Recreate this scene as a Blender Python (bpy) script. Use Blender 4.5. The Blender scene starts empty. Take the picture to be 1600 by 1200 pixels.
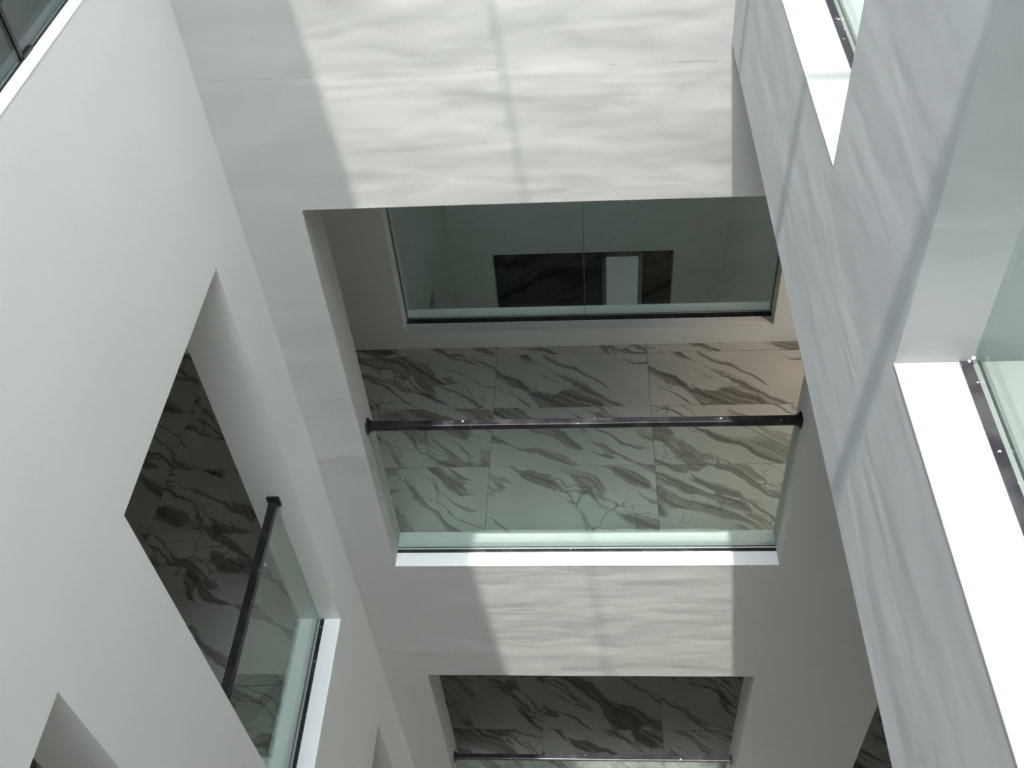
import bpy, bmesh, math, random
from mathutils import Vector, noise

# ------------------------------------------------------------------ camera, sky, sun, exposure
S = 3.3            # metres per layout unit (the layout has the lens at its origin)
GZ = 3.8           # depth of the ground floor below the lens, in layout units
def W(x, y, z):
    return Vector((x * S, y * S, (z + GZ) * S))

scene = bpy.context.scene
col = scene.collection
cam_data = bpy.data.cameras.new('camera')
cam_data.sensor_fit = 'HORIZONTAL'
cam_data.sensor_width = 36.0
cam_data.lens = 36.0 * 1599.75 / 1600.0
cam_data.clip_start = 0.02
cam = bpy.data.objects.new('camera', cam_data)
cam.location = W(0, 0, 0)
cam.rotation_euler = (0.7673, 0.0670, 0.0406)
col.objects.link(cam)
scene.camera = cam

world = bpy.data.worlds.new('sky')
scene.world = world
world.use_nodes = True
bg = world.node_tree.nodes['Background']
sky = world.node_tree.nodes.new('ShaderNodeTexSky')      # hazy sky, sun near the zenith
sky.sky_type = 'NISHITA'
sky.sun_disc = False
sky.sun_elevation = math.radians(81.8)
sky.sun_rotation = math.atan2(-0.087, -0.115)
sky.air_density = 1.0
sky.dust_density = 8.0
sky.ozone_density = 1.0
hsv = world.node_tree.nodes.new('ShaderNodeHueSaturation')   # the camera's white balance leaves only a slight coolness
hsv.inputs['Saturation'].default_value = 0.10
world.node_tree.links.new(sky.outputs[0], hsv.inputs['Color'])
tint = world.node_tree.nodes.new('ShaderNodeMix'); tint.data_type = 'RGBA'; tint.blend_type = 'MULTIPLY'
tint.inputs[0].default_value = 1.0; tint.inputs[7].default_value = (0.87, 0.965, 1.0, 1)
world.node_tree.links.new(hsv.outputs[0], tint.inputs[6])
world.node_tree.links.new(tint.outputs[2], bg.inputs[0])
bg.inputs[1].default_value = 0.48

sun_data = bpy.data.lights.new('sun', 'SUN')
sun_data.energy = 5.9
sun_data.angle = math.radians(0.53)
sun_data.color = (1.0, 0.965, 0.91)
sun = bpy.data.objects.new('sun', sun_data)
SUN_DIR = Vector((0.087, 0.115, -1.0))
sun.rotation_euler = SUN_DIR.to_track_quat('-Z', 'Y').to_euler()
sun.location = W(-0.2, 0.2, 3)
col.objects.link(sun)

vs = scene.view_settings
vs.view_transform = 'Standard'
vs.look = 'None'
vs.exposure = 0.80
vs.gamma = 1.0
vs.use_curve_mapping = False
scene.cycles.max_bounces = 12
scene.cycles.diffuse_bounces = 6
scene.cycles.glossy_bounces = 6
scene.cycles.transparent_max_bounces = 16
scene.cycles.adaptive_threshold = 0.04
scene.cycles.caustics_reflective = False
scene.cycles.caustics_refractive = False

# ------------------------------------------------------------------ layout (units)
XL, XR, YB, YF = -0.4256, 0.1524, 1.0, -0.083
T = 0.072                                   # wall thickness
GL = 0.036                                  # glass set back from the wall face
ROOF = 0.95
XLO, XRO = -1.25, 0.95                      # outer gallery walls
YI = 1.58                                   # inner glazed wall of the back gallery
A_HEAD, A_SILL, A_FLOOR, A_RAIL = -0.7287, -1.492, -1.525, -1.164
B_HEAD, B_SILL, B_FLOOR, B_RAIL = -1.8818, -2.645, -2.678, -2.345
C_SILL, C_FLOOR, C_HEAD = -0.375, -0.41, 0.40
R_BOT = -0.532
Y1N, Y1F = 0.5450, 0.8946                   # farther opening of the side walls
Y2N, Y2F = 0.0220, 0.3712                   # nearer opening

# ------------------------------------------------------------------ materials
def new_mat(name):
    m = bpy.data.materials.new(name)
    m.use_nodes = True
    nt = m.node_tree
    b = nt.nodes['Principled BSDF']
    return m, nt, b
def nd(nt, t, **kw):
    n = nt.nodes.new(t)
    for k, v in kw.items():
        setattr(n, k, v)
    return n
def lk(nt, a, b):
    nt.links.new(a, b)
def mathn(nt, op, a, b=None, clamp=False):
    n = nd(nt, 'ShaderNodeMath', operation=op, use_clamp=clamp)
    for i, v in enumerate((a, b)):
        if v is None: continue
        if hasattr(v, 'links'): lk(nt, v, n.inputs[i])
        else: n.inputs[i].default_value = v
    return n.outputs[0]
def maprange(nt, v, a, b, c=0.0, d=1.0, smooth=True):
    n = nd(nt, 'ShaderNodeMapRange')
    n.interpolation_type = 'SMOOTHSTEP' if smooth else 'LINEAR'
    lk(nt, v, n.inputs[0])
    for i, x in enumerate((a, b, c, d)): n.inputs[1 + i].default_value = x
    return n.outputs[0]
def mapping(nt, vec, scale=(1, 1, 1), rot=(0, 0, 0), loc=(0, 0, 0)):
    n = nd(nt, 'ShaderNodeMapping')
    lk(nt, vec, n.inputs[0])
    n.inputs[1].default_value = loc; n.inputs[2].default_value = rot; n.inputs[3].default_value = scale
    return n.outputs[0]
def noisen(nt, vec, scale, detail=3, rough=0.5, dist=0.0):
    n = nd(nt, 'ShaderNodeTexNoise')
    lk(nt, vec, n.inputs['Vector'])
    n.inputs['Scale'].default_value = scale; n.inputs['Detail'].default_value = detail
    n.inputs['Roughness'].default_value = rough; n.inputs['Distortion'].default_value = dist
    return n.outputs[0]
def mixc(nt, f, a, b):
    n = nd(nt, 'ShaderNodeMix', data_type='RGBA')
    if hasattr(f, 'links'): lk(nt, f, n.inputs[0])
    else: n.inputs[0].default_value = f
    for s, v in ((6, a), (7, b)):
        if hasattr(v, 'links'): lk(nt, v, n.inputs[s])
        else: n.inputs[s].default_value = v
    return n.outputs[2]

def plaster(name, colour, relief, streak=(0.8, 0.8, 2.6), amount=0.5, joint=None):
    """hand-trowelled painted plaster: shallow blotchy waves with some trowel streaks, fine grain"""
    m, nt, b = new_mat(name)
    co = nd(nt, 'ShaderNodeTexCoord').outputs['Object']
    blot = noisen(nt, mapping(nt, co, (1.0, 1.0, 1.35)), 2.0, 2, 0.45, 0.2)
    grain = noisen(nt, co, 120.0, 0)
    h = mathn(nt, 'MULTIPLY', blot, relief)
    if amount > 0:
        big = noisen(nt, mapping(nt, co, streak), 1.0, 2, 0.5, 0.25)
        h = mathn(nt, 'ADD', h, mathn(nt, 'MULTIPLY', big, relief * amount))
    h = mathn(nt, 'ADD', h, mathn(nt, 'MULTIPLY', grain, 0.00008))
    colr = mixc(nt, maprange(nt, noisen(nt, co, 1.1, 2, 0.6), 0.3, 0.7, smooth=False), colour + (1,), tuple(c * 0.965 for c in colour) + (1,))
    if joint is not None:      # broken pour joint line, at a set height
        sep = nd(nt, 'ShaderNodeSeparateXYZ'); lk(nt, co, sep.inputs[0])
        brk = noisen(nt, mapping(nt, co, (6, 6, 0.0)), 1.0, 2, 0.7)
        dz = mathn(nt, 'ABSOLUTE', mathn(nt, 'SUBTRACT', mathn(nt, 'ADD', sep.outputs[2], mathn(nt, 'MULTIPLY', brk, 0.03)), joint + 0.015))
        line = mathn(nt, 'MULTIPLY', maprange(nt, dz, 0.0015, 0.006, 1.0, 0.0), maprange(nt, brk, 0.50, 0.60))
        colr = mixc(nt, mathn(nt, 'MULTIPLY', line, 0.45), colr, (0.32, 0.32, 0.31, 1))
    bump = nd(nt, 'ShaderNodeBump')
    bump.inputs['Strength'].default_value = 1.0; bump.inputs['Distance'].default_value = 1.0
    lk(nt, h, bump.inputs['Height']); lk(nt, bump.outputs[0], b.inputs['Normal'])
    lk(nt, colr, b.inputs['Base Color'])
    b.inputs['Roughness'].default_value = 0.62
    b.inputs['Specular IOR Level'].default_value = 0.3
    return m
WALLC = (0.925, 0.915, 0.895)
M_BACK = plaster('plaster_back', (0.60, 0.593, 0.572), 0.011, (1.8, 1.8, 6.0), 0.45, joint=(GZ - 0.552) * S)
M_SIDE = plaster('plaster_side', WALLC, 0.003, amount=0)
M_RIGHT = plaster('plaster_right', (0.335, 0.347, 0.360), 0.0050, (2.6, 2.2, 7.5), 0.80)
M_INNER = plaster('plaster_inner', (0.87, 0.865, 0.83), 0.003, amount=0)
M_WELL = plaster('plaster_far_well', (0.72, 0.73, 0.70), 0.003, amount=0)
M_SILL_RIGHT = plaster('right_sill_darkened', (0.33, 0.33, 0.327), 0.003, amount=0)  # sill colour darkened so the bar shadow shows in full sun
M_SILL = plaster('painted_sill', (0.71, 0.72, 0.73), 0.003, amount=0)

def marble():
    m, nt, b = new_mat('veined_marble')
    co = nd(nt, 'ShaderNodeTexCoord').outputs['Object']
    info = nd(nt, 'ShaderNodeObjectInfo')
    off = nd(nt, 'ShaderNodeVectorMath', operation='SCALE'); off.inputs[0].default_value = (37.0, 19.0, 11.0)
    lk(nt, info.outputs['Random'], off.inputs['Scale'])
    p = nd(nt, 'ShaderNodeVectorMath', operation='ADD'); lk(nt, co, p.inputs[0]); lk(nt, off.outputs[0], p.inputs[1])
    P = p.outputs[0]
    # veins run from far left to near right
    warp = nd(nt, 'ShaderNodeTexNoise'); lk(nt, P, warp.inputs['Vector'])
    warp.inputs['Scale'].default_value = 2.4; warp.inputs['Detail'].default_value = 3
    ws = nd(nt, 'ShaderNodeVectorMath', operation='MULTIPLY_ADD')
    lk(nt, warp.outputs['Color'], ws.inputs[0]); ws.inputs[1].default_value = (0.26, 0.26, 0.0); lk(nt, P, ws.inputs[2])
    V = mapping(nt, mapping(nt, ws.outputs[0], (1, 1, 1), (0, 0, math.radians(34))), (0.36, 2.4, 1.0))
    n1 = noisen(nt, V, 1.25, 1, 0.45)
    d1 = mathn(nt, 'ABSOLUTE', mathn(nt, 'SUBTRACT', n1, 0.5))
    wid = noisen(nt, P, 2.3, 1)                      # vein width varies along its run
    broad = maprange(nt, mathn(nt, 'SUBTRACT', d1, maprange(nt, wid, 0.40, 0.66, -0.002, 0.052)), -0.006, 0.010, 1.0, 0.0)
    n2 = noisen(nt, mapping(nt, V, (1, 1, 1), (0, 0, 0.12), (5, 3, 0)), 2.2, 2, 0.5)
    d2 = mathn(nt, 'ABSOLUTE', mathn(nt, 'SUBTRACT', n2, 0.52))
    mid = maprange(nt, mathn(nt, 'SUBTRACT', d2, maprange(nt, wid, 0.62, 0.38, -0.010, 0.026)), -0.004, 0.010, 1.0, 0.0)
    vor = nd(nt, 'ShaderNodeTexVoronoi', feature='DISTANCE_TO_EDGE')
    ws2 = nd(nt, 'ShaderNodeVectorMath', operation='MULTIPLY_ADD')
    w2 = nd(nt, 'ShaderNodeTexNoise'); lk(nt, P, w2.inputs['Vector']); w2.inputs['Scale'].default_value = 8; w2.inputs['Detail'].default_value = 2
    lk(nt, w2.outputs['Color'], ws2.inputs[0]); ws2.inputs[1].default_value = (0.15, 0.15, 0); lk(nt, P, ws2.inputs[2])
    lk(nt, mapping(nt, ws2.outputs[0], (0.9, 1.2, 1.0), (0, 0, 0.6)), vor.inputs['Vector']); vor.inputs['Scale'].default_value = 5.5
    crack = maprange(nt, vor.outputs[0], 0.0, 0.035, 1.0, 0.0)
    crack = mathn(nt, 'MULTIPLY', crack, mathn(nt, 'MULTIPLY', maprange(nt, d1, 0.02, 0.09, 1.0, 0.0), maprange(nt, n2, 0.47, 0.56)))
    streak = noisen(nt, mapping(nt, V, (0.7, 3.2, 1)), 3.4, 3, 0.65)
    grey = mixc(nt, maprange(nt, streak, 0.35, 0.68), (0.095, 0.092, 0.078, 1), (0.31, 0.305, 0.275, 1))
    base = mixc(nt, maprange(nt, wid, 0.3, 0.7), (0.475, 0.475, 0.445, 1), (0.415, 0.415, 0.39, 1))
    c1 = mixc(nt, mathn(nt, 'MULTIPLY', broad, 0.9), base, grey)
    c2 = mixc(nt, mathn(nt, 'MULTIPLY', mid, 0.8), c1, grey)
    c3 = mixc(nt, mathn(nt, 'MULTIPLY', crack, 0.75), c2, (0.10, 0.095, 0.08, 1))
    lk(nt, c3, b.inputs['Base Color'])
    b.inputs['Roughness'].default_value = 0.10
    b.inputs['Specular IOR Level'].default_value = 0.5
    return m
M_MARBLE = marble()

def simple(name, c, rough=0.5, spec=0.5, metal=0.0):
    m, nt, b = new_mat(name)
    co = nd(nt, 'ShaderNodeTexCoord').outputs['Object']
    v = maprange(nt, noisen(nt, co, 35, 3), 0.3, 0.7, 0.85, 1.1, False)
    cc = nd(nt, 'ShaderNodeVectorMath', operation='SCALE'); cc.inputs[0].default_value = c; lk(nt, v, cc.inputs['Scale'])
    lk(nt, cc.outputs[0], b.inputs['Base Color'])
    b.inputs['Roughness'].default_value = rough; b.inputs['Specular IOR Level'].default_value = spec
    b.inputs['Metallic'].default_value = metal
    return m
def specked(name, c, speck, amount, scale, rough, stretch=(1, 1, 1)):
    """black coating with pale paint specks and dusty smears on it"""
    m, nt, b = new_mat(name)
    co = nd(nt, 'ShaderNodeTexCoord').outputs['Object']
    n = noisen(nt, mapping(nt, co, stretch), scale, 3, 0.6)
    f = maprange(nt, n, amount, amount + 0.03)
    dust = maprange(nt, noisen(nt, co, 9, 3), 0.45, 0.75, 0.0, 0.10)
    base = mixc(nt, dust, c + (1,), (0.30, 0.29, 0.28, 1))
    lk(nt, mixc(nt, f, base, speck + (1,)), b.inputs['Base Color'])
    b.inputs['Roughness'].default_value = rough
    b.inputs['Specular IOR Level'].default_value = 0.35
    return m
M_RAIL = specked('black_rail', (0.009, 0.0085, 0.011), (0.5, 0.49, 0.48), 0.69, 38, 0.32)
M_SEAL = specked('black_sealant', (0.012, 0.012, 0.016), (0.75, 0.74, 0.70), 0.69, 60, 0.28)
M_WHITE_SEAL = simple('white_sealant', (0.75, 0.74, 0.68), 0.45)
M_GROUT = simple('grout', (0.16, 0.155, 0.145), 0.85, 0.2)
M_FRAME = simple('dark_frame', (0.17, 0.19, 0.18), 0.4)
M_METAL = simple('roof_bar', (0.6, 0.6, 0.6), 0.5)
M_DARK_ROOM = simple('dark_room_pane', (0.001, 0.002, 0.0025), 0.06, 0.04)  # opaque near-black stands in for the unlit room beyond

def glass(name, tint):
    m = bpy.data.materials.new(name); m.use_nodes = True
    nt = m.node_tree; nt.nodes.clear()
    out = nd(nt, 'ShaderNodeOutputMaterial')
    geo = nd(nt, 'ShaderNodeNewGeometry')
    fr = nd(nt, 'ShaderNodeFresnel')
    lk(nt, maprange(nt, geo.outputs['Backfacing'], 0, 1, 1.5, 1 / 1.5, False), fr.inputs['IOR'])
    tr = nd(nt, 'ShaderNodeBsdfTransparent'); tr.inputs[0].default_value = tint + (1,)
    gl = nd(nt, 'ShaderNodeBsdfGlossy'); gl.inputs['Roughness'].default_value = 0.0
    gl.inputs['Color'].default_value = (0.93, 1.0, 0.97, 1)
    mx = nd(nt, 'ShaderNodeMixShader')
    lk(nt, fr.outputs[0], mx.inputs[0]); lk(nt, tr.outputs[0], mx.inputs[1]); lk(nt, gl.outputs[0], mx.inputs[2])
    lk(nt, mx.outputs[0], out.inputs[0])
    return m
M_GLASS = glass('green_tinted_glass', (0.92, 0.967, 0.94))
M_GLASS_DARK = glass('dark_grey_glass', (0.55, 0.58, 0.58))
M_GLASS_IN = glass('grey_green_glass', (0.86, 0.92, 0.90))

def lit(name, c, strength):
    m, nt, b = new_mat(name)
    co = nd(nt, 'ShaderNodeTexCoord').outputs['Object']
    v = noisen(nt, co, 2.0, 2)
    lk(nt, mixc(nt, v, c + (1,), tuple(x * 0.8 for x in c) + (1,)), b.inputs['Emission Color'])
    b.inputs['Emission Strength'].default_value = strength
    b.inputs['Base Color'].default_value = (0.3, 0.33, 0.31, 1)
    return m
M_LITPANE = lit('lit_frosted_pane', (0.66, 0.74, 0.69), 0.085)

# ------------------------------------------------------------------ mesh helpers
def link(name, bm, mat, parent=None, kind=None, loc=None, smooth=False):
    me = bpy.data.meshes.new(name)
    bm.normal_update()
    bm.to_mesh(me); bm.free()
    me.materials.append(mat)
    if smooth:
        for p in me.polygons: p.use_smooth = True
    o = bpy.data.objects.new(name, me)
    col.objects.link(o)
    if loc is not None: o.location = loc
    if parent is not None: o.parent = parent
    if kind: o['kind'] = kind
    return o
def box(bm, a, b, bevel=0.0):
    lo = Vector([min(a[i], b[i]) for i in range(3)]); hi = Vector([max(a[i], b[i]) for i in range(3)])
    r = bmesh.ops.create_cube(bm, size=1.0)
    for v in r['verts']:
        v.co = Vector([lo[i] + (v.co[i] + 0.5) * (hi[i] - lo[i]) for i in range(3)])
    if bevel > 0:
        es = list({e for v in r['verts'] for e in v.link_edges})
        bmesh.ops.bevel(bm, geom=es, offset=bevel, segments=2, affect='EDGES', profile=0.6)
def boxo(name, a, b, mat, parent=None, kind=None, bevel=0.0):
    """box between two layout points"""
    bm = bmesh.new(); box(bm, W(*a), W(*b), bevel)
    return link(name, bm, mat, parent, kind)
def wob(p):
    return Vector((noise.noise(p * 1.4 + Vector((3, 7, 1))), noise.noise(p * 1.4 + Vector((13, 2, 9))), noise.noise(p * 1.4 + Vector((5, 5, 21)))))
def cuts(a, b, extra, step):
    c = sorted({round(x, 5) for x in extra if a - 1e-6 <= x <= b + 1e-6} | {round(a, 5), round(b, 5)})
    out = []
    for i in range(len(c) - 1):
        n = max(1, int(math.ceil((c[i + 1] - c[i]) / step)))
        out += [c[i] + (c[i + 1] - c[i]) * k / n for k in range(n)]
    return out + [c[-1]]
def wall(name, axis, p0, p1, u0, u1, v0, v1, holes, mat, wav=0.005, step=0.12):
    """solid wall between planes p0 and p1 along axis ('x' or 'y') with through openings"""
    us = cuts(u0, u1, [h[0] for h in holes] + [h[1] for h in holes], step)
    zs = cuts(v0, v1, [h[2] for h in holes] + [h[3] for h in holes], step)
    nu, nv = len(us) - 1, len(zs) - 1
    def solid(i, j):
        if i < 0 or j < 0 or i >= nu or j >= nv: return False
        uc, vc = (us[i] + us[i + 1]) / 2, (zs[j] + zs[j + 1]) / 2
        return not any(h[0] < uc < h[1] and h[2] < vc < h[3] for h in holes)
    bm = bmesh.new(); cache = {}
    def V(i, j, s):
        k = (i, j, s)
        if k not in cache:
            pl = p1 if s else p0
            p = W(pl, us[i], zs[j]) if axis == 'x' else W(us[i], pl, zs[j])
            q = wob(p * 1.0) * wav + wob(p * 3.3) * wav * 0.35
            if (0 < j < nv or v0 > -3) and not any(abs(zs[j] - h[2]) < 1e-4 for h in holes): p = p + Vector((0, 0, q.z))
            if 0 < i < nu:
                if axis == 'x': p.y += q.y * 0.5
                else: p.x += q.x * 0.5
            cache[k] = bm.verts.new(p)
        return cache[k]
    def F(*ks):
        bm.faces.new([V(*k) for k in ks])
    for i in range(nu):
        for j in range(nv):
            if not solid(i, j): continue
            F((i, j, 0), (i + 1, j, 0), (i + 1, j + 1, 0), (i, j + 1, 0))
            F((i, j, 1), (i, j + 1, 1), (i + 1, j + 1, 1), (i + 1, j, 1))
            if not solid(i - 1, j): F((i, j, 0), (i, j + 1, 0), (i, j + 1, 1), (i, j, 1))
            if not solid(i + 1, j): F((i + 1, j, 0), (i + 1, j, 1), (i + 1, j + 1, 1), (i + 1, j + 1, 0))
            if not solid(i, j - 1): F((i, j, 0), (i, j, 1), (i + 1, j, 1), (i + 1, j, 0))
            if not solid(i, j + 1): F((i, j + 1, 0), (i + 1, j + 1, 0), (i + 1, j + 1, 1), (i, j + 1, 1))
    bmesh.ops.recalc_face_normals(bm, faces=bm.faces)
    return link(name, bm, mat, None, 'structure')
SD = 0.0018      # sill board thickness (units)
E = 0.0002
def sill(parent, axis, p0, p1, u0, u1, z, name='sill', mat=None):
    """painted sill board lying in an opening, fractionally proud of the wall faces"""
    s = 1 if p1 > p0 else -1
    a, b = p0 - s * E, p1 + s * E
    bm = bmesh.new()
    A = (a, u0 - 0.001, z - SD) if axis == 'x' else (u0 - 0.001, a, z - SD)
    B = (b, u1 + 0.001, z) if axis == 'x' else (u1 + 0.001, b, z)
    box(bm, W(*A), W(*B), 0.0015)
    return link(name, bm, mat or M_SILL, parent)
def P3(axis, p, u, z):
    return (p, u, z) if axis == 'x' else (u, p, z)
def strip(name, axis, p0, p1, u0, u1, z0, z1, mat, parent, bevel=0.0):
    return boxo(name, P3(axis, p0, u0, z0), P3(axis, p1, u1, z1), mat, parent, None, bevel)
def tag(o, label, cat, group=None):
    o['label'] = label; o['category'] = cat
    if group: o['group'] = group
    return o
def empty(name, loc, kind=None):
    o = bpy.data.objects.new(name, None); o.empty_display_size = 0.1
    col.objects.link(o); o.location = loc
    if kind: o['kind'] = kind
    bpy.context.view_layer.update()
    return o
def adopt(child, parent):
    child.parent = parent
    child.matrix_parent_inverse = parent.matrix_world.inverted()
    return child

# ------------------------------------------------------------------ the shell of the light well
BOT = -3.2
RTOP = 0.26      # unseen top of the right-hand wall, kept low to light the left wall
TOP = ROOF + 0.02
A_OPEN = (-0.345, 0.314, A_SILL - SD, A_HEAD)
B_OPEN = (-0.337, 0.313, B_SILL - SD, B_HEAD)
B_OPEN2 = (0.572, 0.86, B_SILL - SD, B_HEAD)
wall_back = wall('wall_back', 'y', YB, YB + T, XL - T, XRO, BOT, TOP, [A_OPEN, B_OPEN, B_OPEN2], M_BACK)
sill(wall_back, 'y', YB, YB + T, A_OPEN[0], A_OPEN[1], A_SILL)
sill(wall_back, 'y', YB, YB + T, B_OPEN[0], B_OPEN[1], B_SILL)
sill(wall_back, 'y', YB, YB + T, B_OPEN2[0], B_OPEN2[1], B_SILL)

lholes = []
for (n, f) in ((Y1N, Y1F), (Y2N, Y2F)):
    lholes += [(n, f, A_SILL - SD, A_HEAD), (n, f, B_SILL - SD, B_HEAD), (n, f, C_SILL - SD, C_HEAD)]
wall_left = wall('wall_left', 'x', XL, XL - T, YF - T, YB, BOT, TOP, lholes, M_SIDE, 0.003)
for h in lholes:
    sill(wall_left, 'x', XL, XL - T, h[0], h[1], h[2] + SD)

rholes = [(Y1N, Y1F, C_SILL - SD, 0.18), (Y2N, Y2F, C_SILL - SD, 0.18)]
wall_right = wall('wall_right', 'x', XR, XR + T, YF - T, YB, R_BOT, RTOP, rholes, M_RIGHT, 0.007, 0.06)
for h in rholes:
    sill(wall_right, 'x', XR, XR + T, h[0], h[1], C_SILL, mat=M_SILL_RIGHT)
wall_front = wall('wall_front', 'y', YF, YF - T, XL - T, XRO, BOT, TOP, [], M_SIDE, 0.003)
wall_right_lower = wall('wall_right_lower', 'x', 0.87, 0.95, YF - T, YB, BOT, R_BOT, [], M_SIDE, 0.0)

# outer walls of the galleries and the glazed inner wall of the back gallery
wall_outer_left = wall('wall_outer_left', 'x', XLO, XLO - T, YF - T, YI + T, BOT, TOP, [], M_INNER, 0.0, 0.5)
wall_outer_right = wall('wall_outer_right', 'x', XRO, XRO + T, YF - T, YI + T, BOT, TOP, [(1.12, 1.54, A_SILL + 0.1, A_HEAD - 0.1)], M_INNER, 0.0, 0.5)  # unseen opening added to let daylight brighten the back gallery
wall_outer_front = wall('wall_outer_front', 'y', YF, YF - T, XLO, XL - T, BOT, TOP, [], M_INNER, 0.0, 0.5)
IW = (-0.392, 0.381, A_SILL + 0.016 - SD, A_HEAD)
wall_inner = wall('wall_inner', 'y', YI, YI + T, XLO, XRO, BOT, TOP, [IW], M_INNER, 0.003)
sill(wall_inner, 'y', YI, YI + T, IW[0], IW[1], IW[2] + SD)

# slabs
def slab(name, parts, mat=M_INNER):
    bm = bmesh.new()
    for a, b in parts: box(bm, W(*a), W(*b))
    return link(name, bm, mat, None, 'structure')
FT = 0.004      # tile thickness
def gallery_slab(name, ztop, zbot):
    return slab(name, [((XLO, YF, zbot), (XL - T, YI, ztop)), ((XL - T, YB + T, zbot), (XRO, YI, ztop))], M_GROUT)
floor_a = gallery_slab('floor_upper_gallery', A_FLOOR - FT, A_FLOOR - 0.02)
floor_b = gallery_slab('floor_lower_gallery', B_FLOOR - FT, B_FLOOR - 0.02)
floor_c = gallery_slab('floor_top_gallery', C_FLOOR, C_FLOOR - 0.02)
for k, (z1, z0) in enumerate(((C_FLOOR - 0.02, A_HEAD + 0.05), (A_FLOOR - 0.02, B_HEAD + 0.05), (B_FLOOR - 0.02, B_FLOOR - 0.2))):
    slab('ceiling_gallery', [((XLO, YF, z0), (XL - T, YI, z1)), ((XL - T, YB + T, z0), (XRO, YI, z1))])
slab('floor_right_room', [((XR + T, YF, R_BOT), (XRO, YB, C_FLOOR))], M_SIDE)
ground = slab('floor_ground', [((XLO, YF - T, BOT - 0.05), (XRO, 2.5, BOT - FT))], M_GROUT)

# the well behind the back gallery
WX0, WX1, WY = -0.402, 0.392, 2.335
wall('wall_far_well_left', 'x', WX0, WX0 - T, YI + T, WY, BOT, TOP, [(1.55 + T + 0.1, 2.001, -2.3, -1.711)], M_WELL, 0.002)
wall('wall_far_well_right', 'x', WX1, WX1 + T, YI + T, WY, BOT, TOP, [], M_WELL, 0.002)
FW = (-0.279, 0.247, -2.55, -1.881)
wall('wall_far_well_end', 'y', WY, WY + T, WX0 - T, WX1 + T, BOT, TOP, [FW], M_WELL, 0.002)
boxo('wall_far_well_blocker', (WX0 - T, YI + T, -2.4), (WX0 - T - 0.03, WY, -1.6), M_WELL, None, 'structure')  # panel added behind the opening to shut out stray sky light

# roof with the open skylight and its glazing bars
SKX0, SKX1, SKY0, SKY1 = XL, 0.34, YF, YB  # opening extended past the right wall to give the left wall more sky
W2 = (-0.40, 0.10, 1.655, 1.86)  # unseen roof slot added to light the far well
roof = slab('ceiling', [((XLO, YF - T, ROOF), (SKX0, YI + T, ROOF + 0.04)), ((SKX1, YF - T, ROOF), (XRO + T, YI + T, ROOF + 0.04)),
                        ((SKX0, SKY1, ROOF), (SKX1, YI + T, ROOF + 0.04)), ((SKX0, YF - T, ROOF), (SKX1, SKY0, ROOF + 0.04)),
                        ((XLO, YI + T, ROOF), (W2[0], 2.6, ROOF + 0.04)), ((W2[1], YI + T, ROOF), (XRO + T, 2.6, ROOF + 0.04)),
                        ((W2[0], YI + T, ROOF), (W2[1], W2[2], ROOF + 0.04)), ((W2[0], W2[3], ROOF), (W2[1], 2.6, ROOF + 0.04))], M_SIDE)
BW = 0.0080
for y in (0.763, 0.497, 0.235):
    boxo('glazing_bar', (SKX0, y - BW, ROOF + 0.005), (SKX1, y + BW, ROOF + 0.02), M_METAL, roof)
boxo('glazing_bar', (-0.222, SKY0, ROOF + 0.005), (-0.222 + 0.0036, SKY1, ROOF + 0.02), M_METAL, roof)

# ------------------------------------------------------------------ marble tiles, one object each
def tile_mesh(w, d, t):
    bm = bmesh.new()
    g = 0.0012
    box(bm, Vector((-w / 2 + g, -d / 2 + g, -t)), Vector((w / 2 - g, d / 2 - g, 0)))
    top = [e for e in bm.edges if all(abs(v.co.z) < 1e-6 for v in e.verts)]
    bmesh.ops.bevel(bm, geom=top, offset=0.0012, segments=1, affect='EDGES')
    me = bpy.data.meshes.new('tile'); bm.normal_update(); bm.to_mesh(me); bm.free()
    me.materials.append(M_MARBLE)
    return me
random.seed(4)
def lay_tiles(floor_obj, rects, z, x0, px, y0, py):
    cache = {}
    for (ax, bx, ay, by) in rects:
        i0, i1 = math.floor((ax - x0) / px), math.ceil((bx - x0) / px)
        j0, j1 = math.floor((ay - y0) / py), math.ceil((by - y0) / py)
        for i in range(i0, i1):
            for j in range(j0, j1):
                a, b = max(ax, x0 + i * px), min(bx, x0 + (i + 1) * px)
                c, d = max(ay, y0 + j * py), min(by, y0 + (j + 1) * py)
                if b - a < 0.004 or d - c < 0.004: continue
                key = (round((b - a), 4), round((d - c), 4))
                if key not in cache: cache[key] = tile_mesh((b - a) * S, (d - c) * S, FT * S)
                o = bpy.data.objects.new('tile', cache[key])
                o.location = W((a + b) / 2, (c + d) / 2, z + random.uniform(-0.0001, 0.0001))
                col.objects.link(o); o.parent = floor_obj
lay_tiles(floor_a, [(XLO, XL - T, 0.2, YI), (XL - T, XRO, YB + T, YI)], A_FLOOR, -0.1965, 0.3165, 1.249, 0.153)
lay_tiles(floor_b, [(XL - T, XRO, YB + T, YI), (XLO, XL - T, 0.6, YI)], B_FLOOR, -0.147, 0.326, 1.263, 0.156)
lay_tiles(ground, [(XL, 0.87, YF, YB)], BOT, -0.16, 0.3165, 0.09, 0.153)

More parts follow.
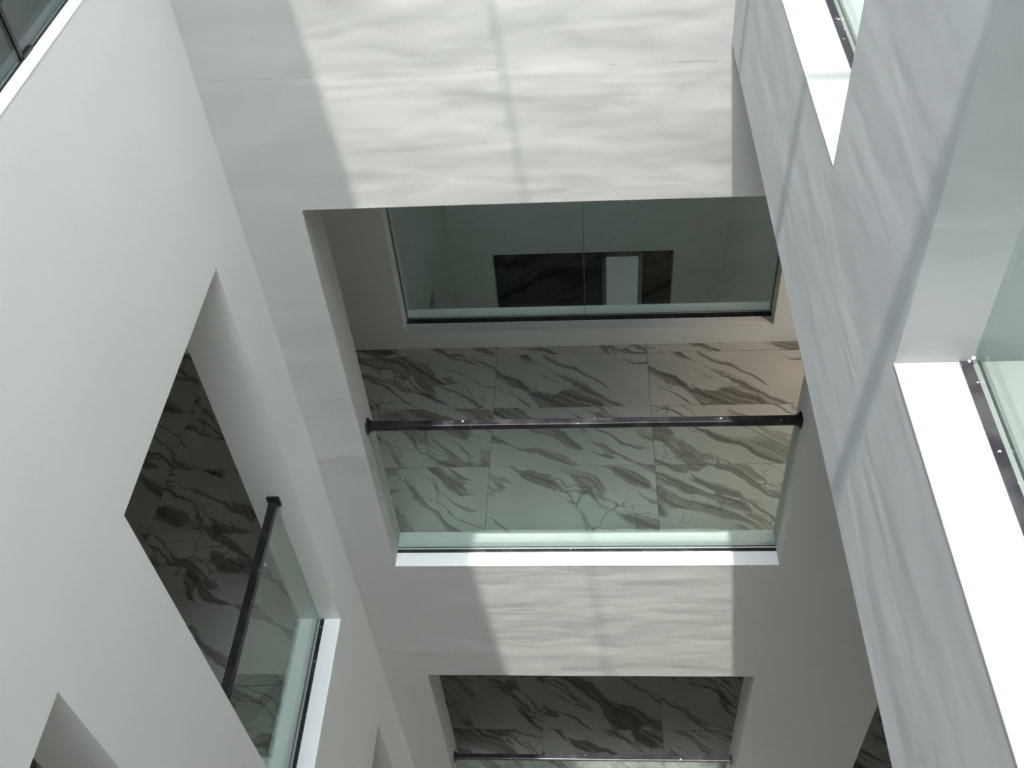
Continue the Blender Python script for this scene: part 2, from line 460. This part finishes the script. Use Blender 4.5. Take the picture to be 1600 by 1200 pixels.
# ------------------------------------------------------------------ glass balustrades
def flange_mesh(axis):
    bm = bmesh.new()
    s = 0.0095 * S; t = 0.0022 * S
    if axis == 'x': box(bm, Vector((-s, -t, -s)), Vector((s, t, s)), 0.004)
    else: box(bm, Vector((-t, -s, -s)), Vector((t, s, s)), 0.004)
    # collar in front of the plate
    return bm
def balustrade(axis, face, sgn, u0, u1, zs, zr, root):
    """glass panel standing in a black sealed groove of the sill, square handrail between flanges on the jambs"""
    g0, g1 = face + sgn * (GL - 0.0018), face + sgn * (GL + 0.0018)
    adopt(strip('sealant_strip', axis, face + sgn * 0.0275, g0, u0 + 0.0005, u1 - 0.0005, zs - 0.004, zs + 0.0012, M_SEAL, None, 0.0015), root)
    adopt(strip('glass_panel', axis, g0, g1, u0 + 0.001, u1 - 0.001, zs - 0.003, zr - 0.004, M_GLASS, None), root)
    adopt(strip('sealant_bead', axis, g1, g1 + sgn * 0.0014, u0 + 0.0005, u1 - 0.0005, zs - 0.003, zs + 0.0008, M_SEAL, None), root)
    m = face + sgn * GL
    hr = 0.0058
    rail = adopt(strip('handrail', axis, m - hr, m + hr, u0 + 0.001, u1 - 0.001, zr - 0.0055, zr + 0.0055, M_RAIL, None, 0.003), root)
    for u, e in ((u0, 1), (u1, -1)):
        o = link('end_flange', flange_mesh(axis), M_RAIL, None, None, W(*P3(axis, m, u + e * 0.0022, zr)))
        bpy.context.view_layer.update(); adopt(o, rail)
        bm = bmesh.new(); s = 0.0072 * S
        a = Vector((-s, -0.002 * S, -s)); b = Vector((s, 0.002 * S, s))
        if axis == 'y': a = Vector((a.y, a.x, a.z)); b = Vector((b.y, b.x, b.z))
        box(bm, a, b, 0.003)
        o = link('collar', bm, M_RAIL, None, None, W(*P3(axis, m, u + e * 0.006, zr)))
        bpy.context.view_layer.update(); adopt(o, rail)
    return root
G = 'glass balustrades of the light well'
r = tag(empty('glass_balustrade', W(0, YB + GL, A_SILL)), 'wide glass balustrade with black handrail, in the middle opening under the sunlit wall', 'balustrade', G)
balustrade('y', YB, 1, A_OPEN[0], A_OPEN[1], A_SILL, A_RAIL, r)
r = tag(empty('glass_balustrade', W(0, YB + GL, B_SILL)), 'glass balustrade with paint-specked black handrail in the bottom opening of the facing wall', 'balustrade', G)
balustrade('y', YB, 1, B_OPEN[0], B_OPEN[1], B_SILL, B_RAIL, r)
r = tag(empty('glass_balustrade', W(XL - GL, Y1F, A_SILL)), 'glass balustrade with steeply foreshortened black handrail in the left wall opening', 'balustrade', G)
balustrade('x', XL, -1, Y1N, Y1F, A_SILL, A_RAIL, r)
# the same guards in the left wall's other openings stay parts of that wall
for (n, f, zs, zr) in ((Y2N, Y2F, A_SILL, A_RAIL), (Y1N, Y1F, B_SILL, B_RAIL)):
    balustrade('x', XL, -1, n, f, zs, zr, wall_left)

# ------------------------------------------------------------------ glazing of the top storey and of the inner wall
def sealed_window(name, axis, face, sgn, off, u0, u1, z0, z1, mullions=(), sw=0.006, mat=M_GLASS):
    w = empty(name, W(*P3(axis, face + sgn * off, (u0 + u1) / 2, z0)), 'structure')
    g0, g1 = face + sgn * (off), face + sgn * (off + 0.003)
    us = [u0 + 0.001] + list(mullions) + [u1 - 0.001]
    for a, b in zip(us[:-1], us[1:]):
        adopt(strip('glass_pane', axis, g0, g1, a + 0.0003, b - 0.0003, z0 - 0.003, z1, mat, None), w)
    adopt(strip('sealant_strip', axis, g0 - sgn * sw, g0, u0 + 0.0005, u1 - 0.0005, z0 - 0.004, z0 + 0.0009, M_SEAL, None, 0.001), w)
    adopt(strip('sealant_bead', axis, g1, g1 + sgn * 0.0012, u0 + 0.0005, u1 - 0.0005, z0 - 0.003, z0 + 0.0008, M_SEAL, None), w)
    return w
w1 = sealed_window('window_1', 'x', XR, 1, 0.0375, Y1N, Y1F, C_SILL, 0.18)
w2 = sealed_window('window_2', 'x', XR, 1, 0.0375, Y2N, Y2F, C_SILL, 0.18)
w3 = sealed_window('window_3', 'x', XL, -1, 0.0140, Y1N, Y1F, C_SILL, C_HEAD, (0.7225,), 0.0016, M_GLASS_DARK)
adopt(strip('mullion', 'x', XL - 0.0130, XL - 0.0180, 0.7205, 0.7250, C_SILL - 0.002, C_HEAD, M_SEAL, None), w3)
adopt(strip('mullion_foot', 'x', XL - 0.0120, XL - 0.0175, 0.7225, 0.7420, C_SILL - 0.002, C_SILL + 0.003, M_SEAL, None, 0.002), w3)
w4 = sealed_window('window_4', 'x', XL, -1, 0.0140, Y2N, Y2F, C_SILL, C_HEAD, (), 0.0016, M_GLASS_DARK)
zi = IW[2] + SD
w5 = sealed_window('window_5', 'y', YI, 1, 0.040, IW[0], IW[1], zi, IW[3], (-0.009,), 0.014, M_GLASS_IN)
adopt(strip('glass_joint', 'y', YI + 0.039, YI + 0.044, -0.0096, -0.0084, zi, IW[3], M_FRAME, None), w5)
for u0, u1 in ((IW[0] + 0.0004, IW[0] + 0.0018), (IW[1] - 0.0018, IW[1] - 0.0004)):
    adopt(strip('side_channel', 'y', YI + 0.036, YI + 0.046, u0, u1, zi, IW[3], M_FRAME, None), w5)

# far-well window: black pane drawn for its dark room, lit door strip in front
w6 = empty('window_6', W(0, WY + 0.03, FW[2]), 'structure')
adopt(boxo('glass_pane', (FW[0], WY + 0.030, FW[2]), (FW[1], WY + 0.036, FW[3]), M_DARK_ROOM), w6)
d1 = empty('door_1', W(0.099, WY + 0.02, FW[2]), 'structure')
for a, b in (((0.041, FW[2]), (0.053, -1.900)), ((0.147, FW[2]), (0.159, -1.900)), ((0.041, -1.914), (0.159, -1.900))):
    adopt(boxo('door_frame', (a[0], WY + 0.018, a[1]), (b[0], WY + 0.030, b[1]), M_FRAME), d1)
adopt(boxo('door_pane', (0.053, WY + 0.024, FW[2]), (0.147, WY + 0.030, -1.914), M_LITPANE), d1)

# ------------------------------------------------------------------ small site marks: sealant and plaster lumps
def lumps(name, pts, r, mat, parent, seed):
    rnd = random.Random(seed)
    bm = bmesh.new()
    for p in pts:
        c = W(*p)
        s = r * rnd.uniform(0.6, 1.3)
        res = bmesh.ops.create_icosphere(bm, subdivisions=2, radius=s)
        for v in res['verts']:
            n = noise.noise(v.co * (1.2 / r) + c)
            v.co = c + v.co * (1 + 0.5 * n)
    return link(name, bm, mat, parent, None, None, True)
lumps('sealant_blob', [(0.1885, 0.3703, C_SILL + 0.001), (0.1895, 0.3695, C_SILL + 0.004), (0.1887, 0.3580, C_SILL), (0.1887, 0.3560, C_SILL)], 0.0032, M_WHITE_SEAL, wall_right, 3)

# warm lamp at the right end of the back gallery
ld = bpy.data.lights.new('gallery_lamp', 'SPOT')
ld.energy = 60.0; ld.spot_size = math.radians(75); ld.spot_blend = 0.9; ld.shadow_soft_size = 0.06; ld.color = (1.0, 0.72, 0.50)
lo = bpy.data.objects.new('gallery_lamp', ld)
lo.location = W(0.58, 1.36, A_HEAD + 0.04)
col.objects.link(lo)
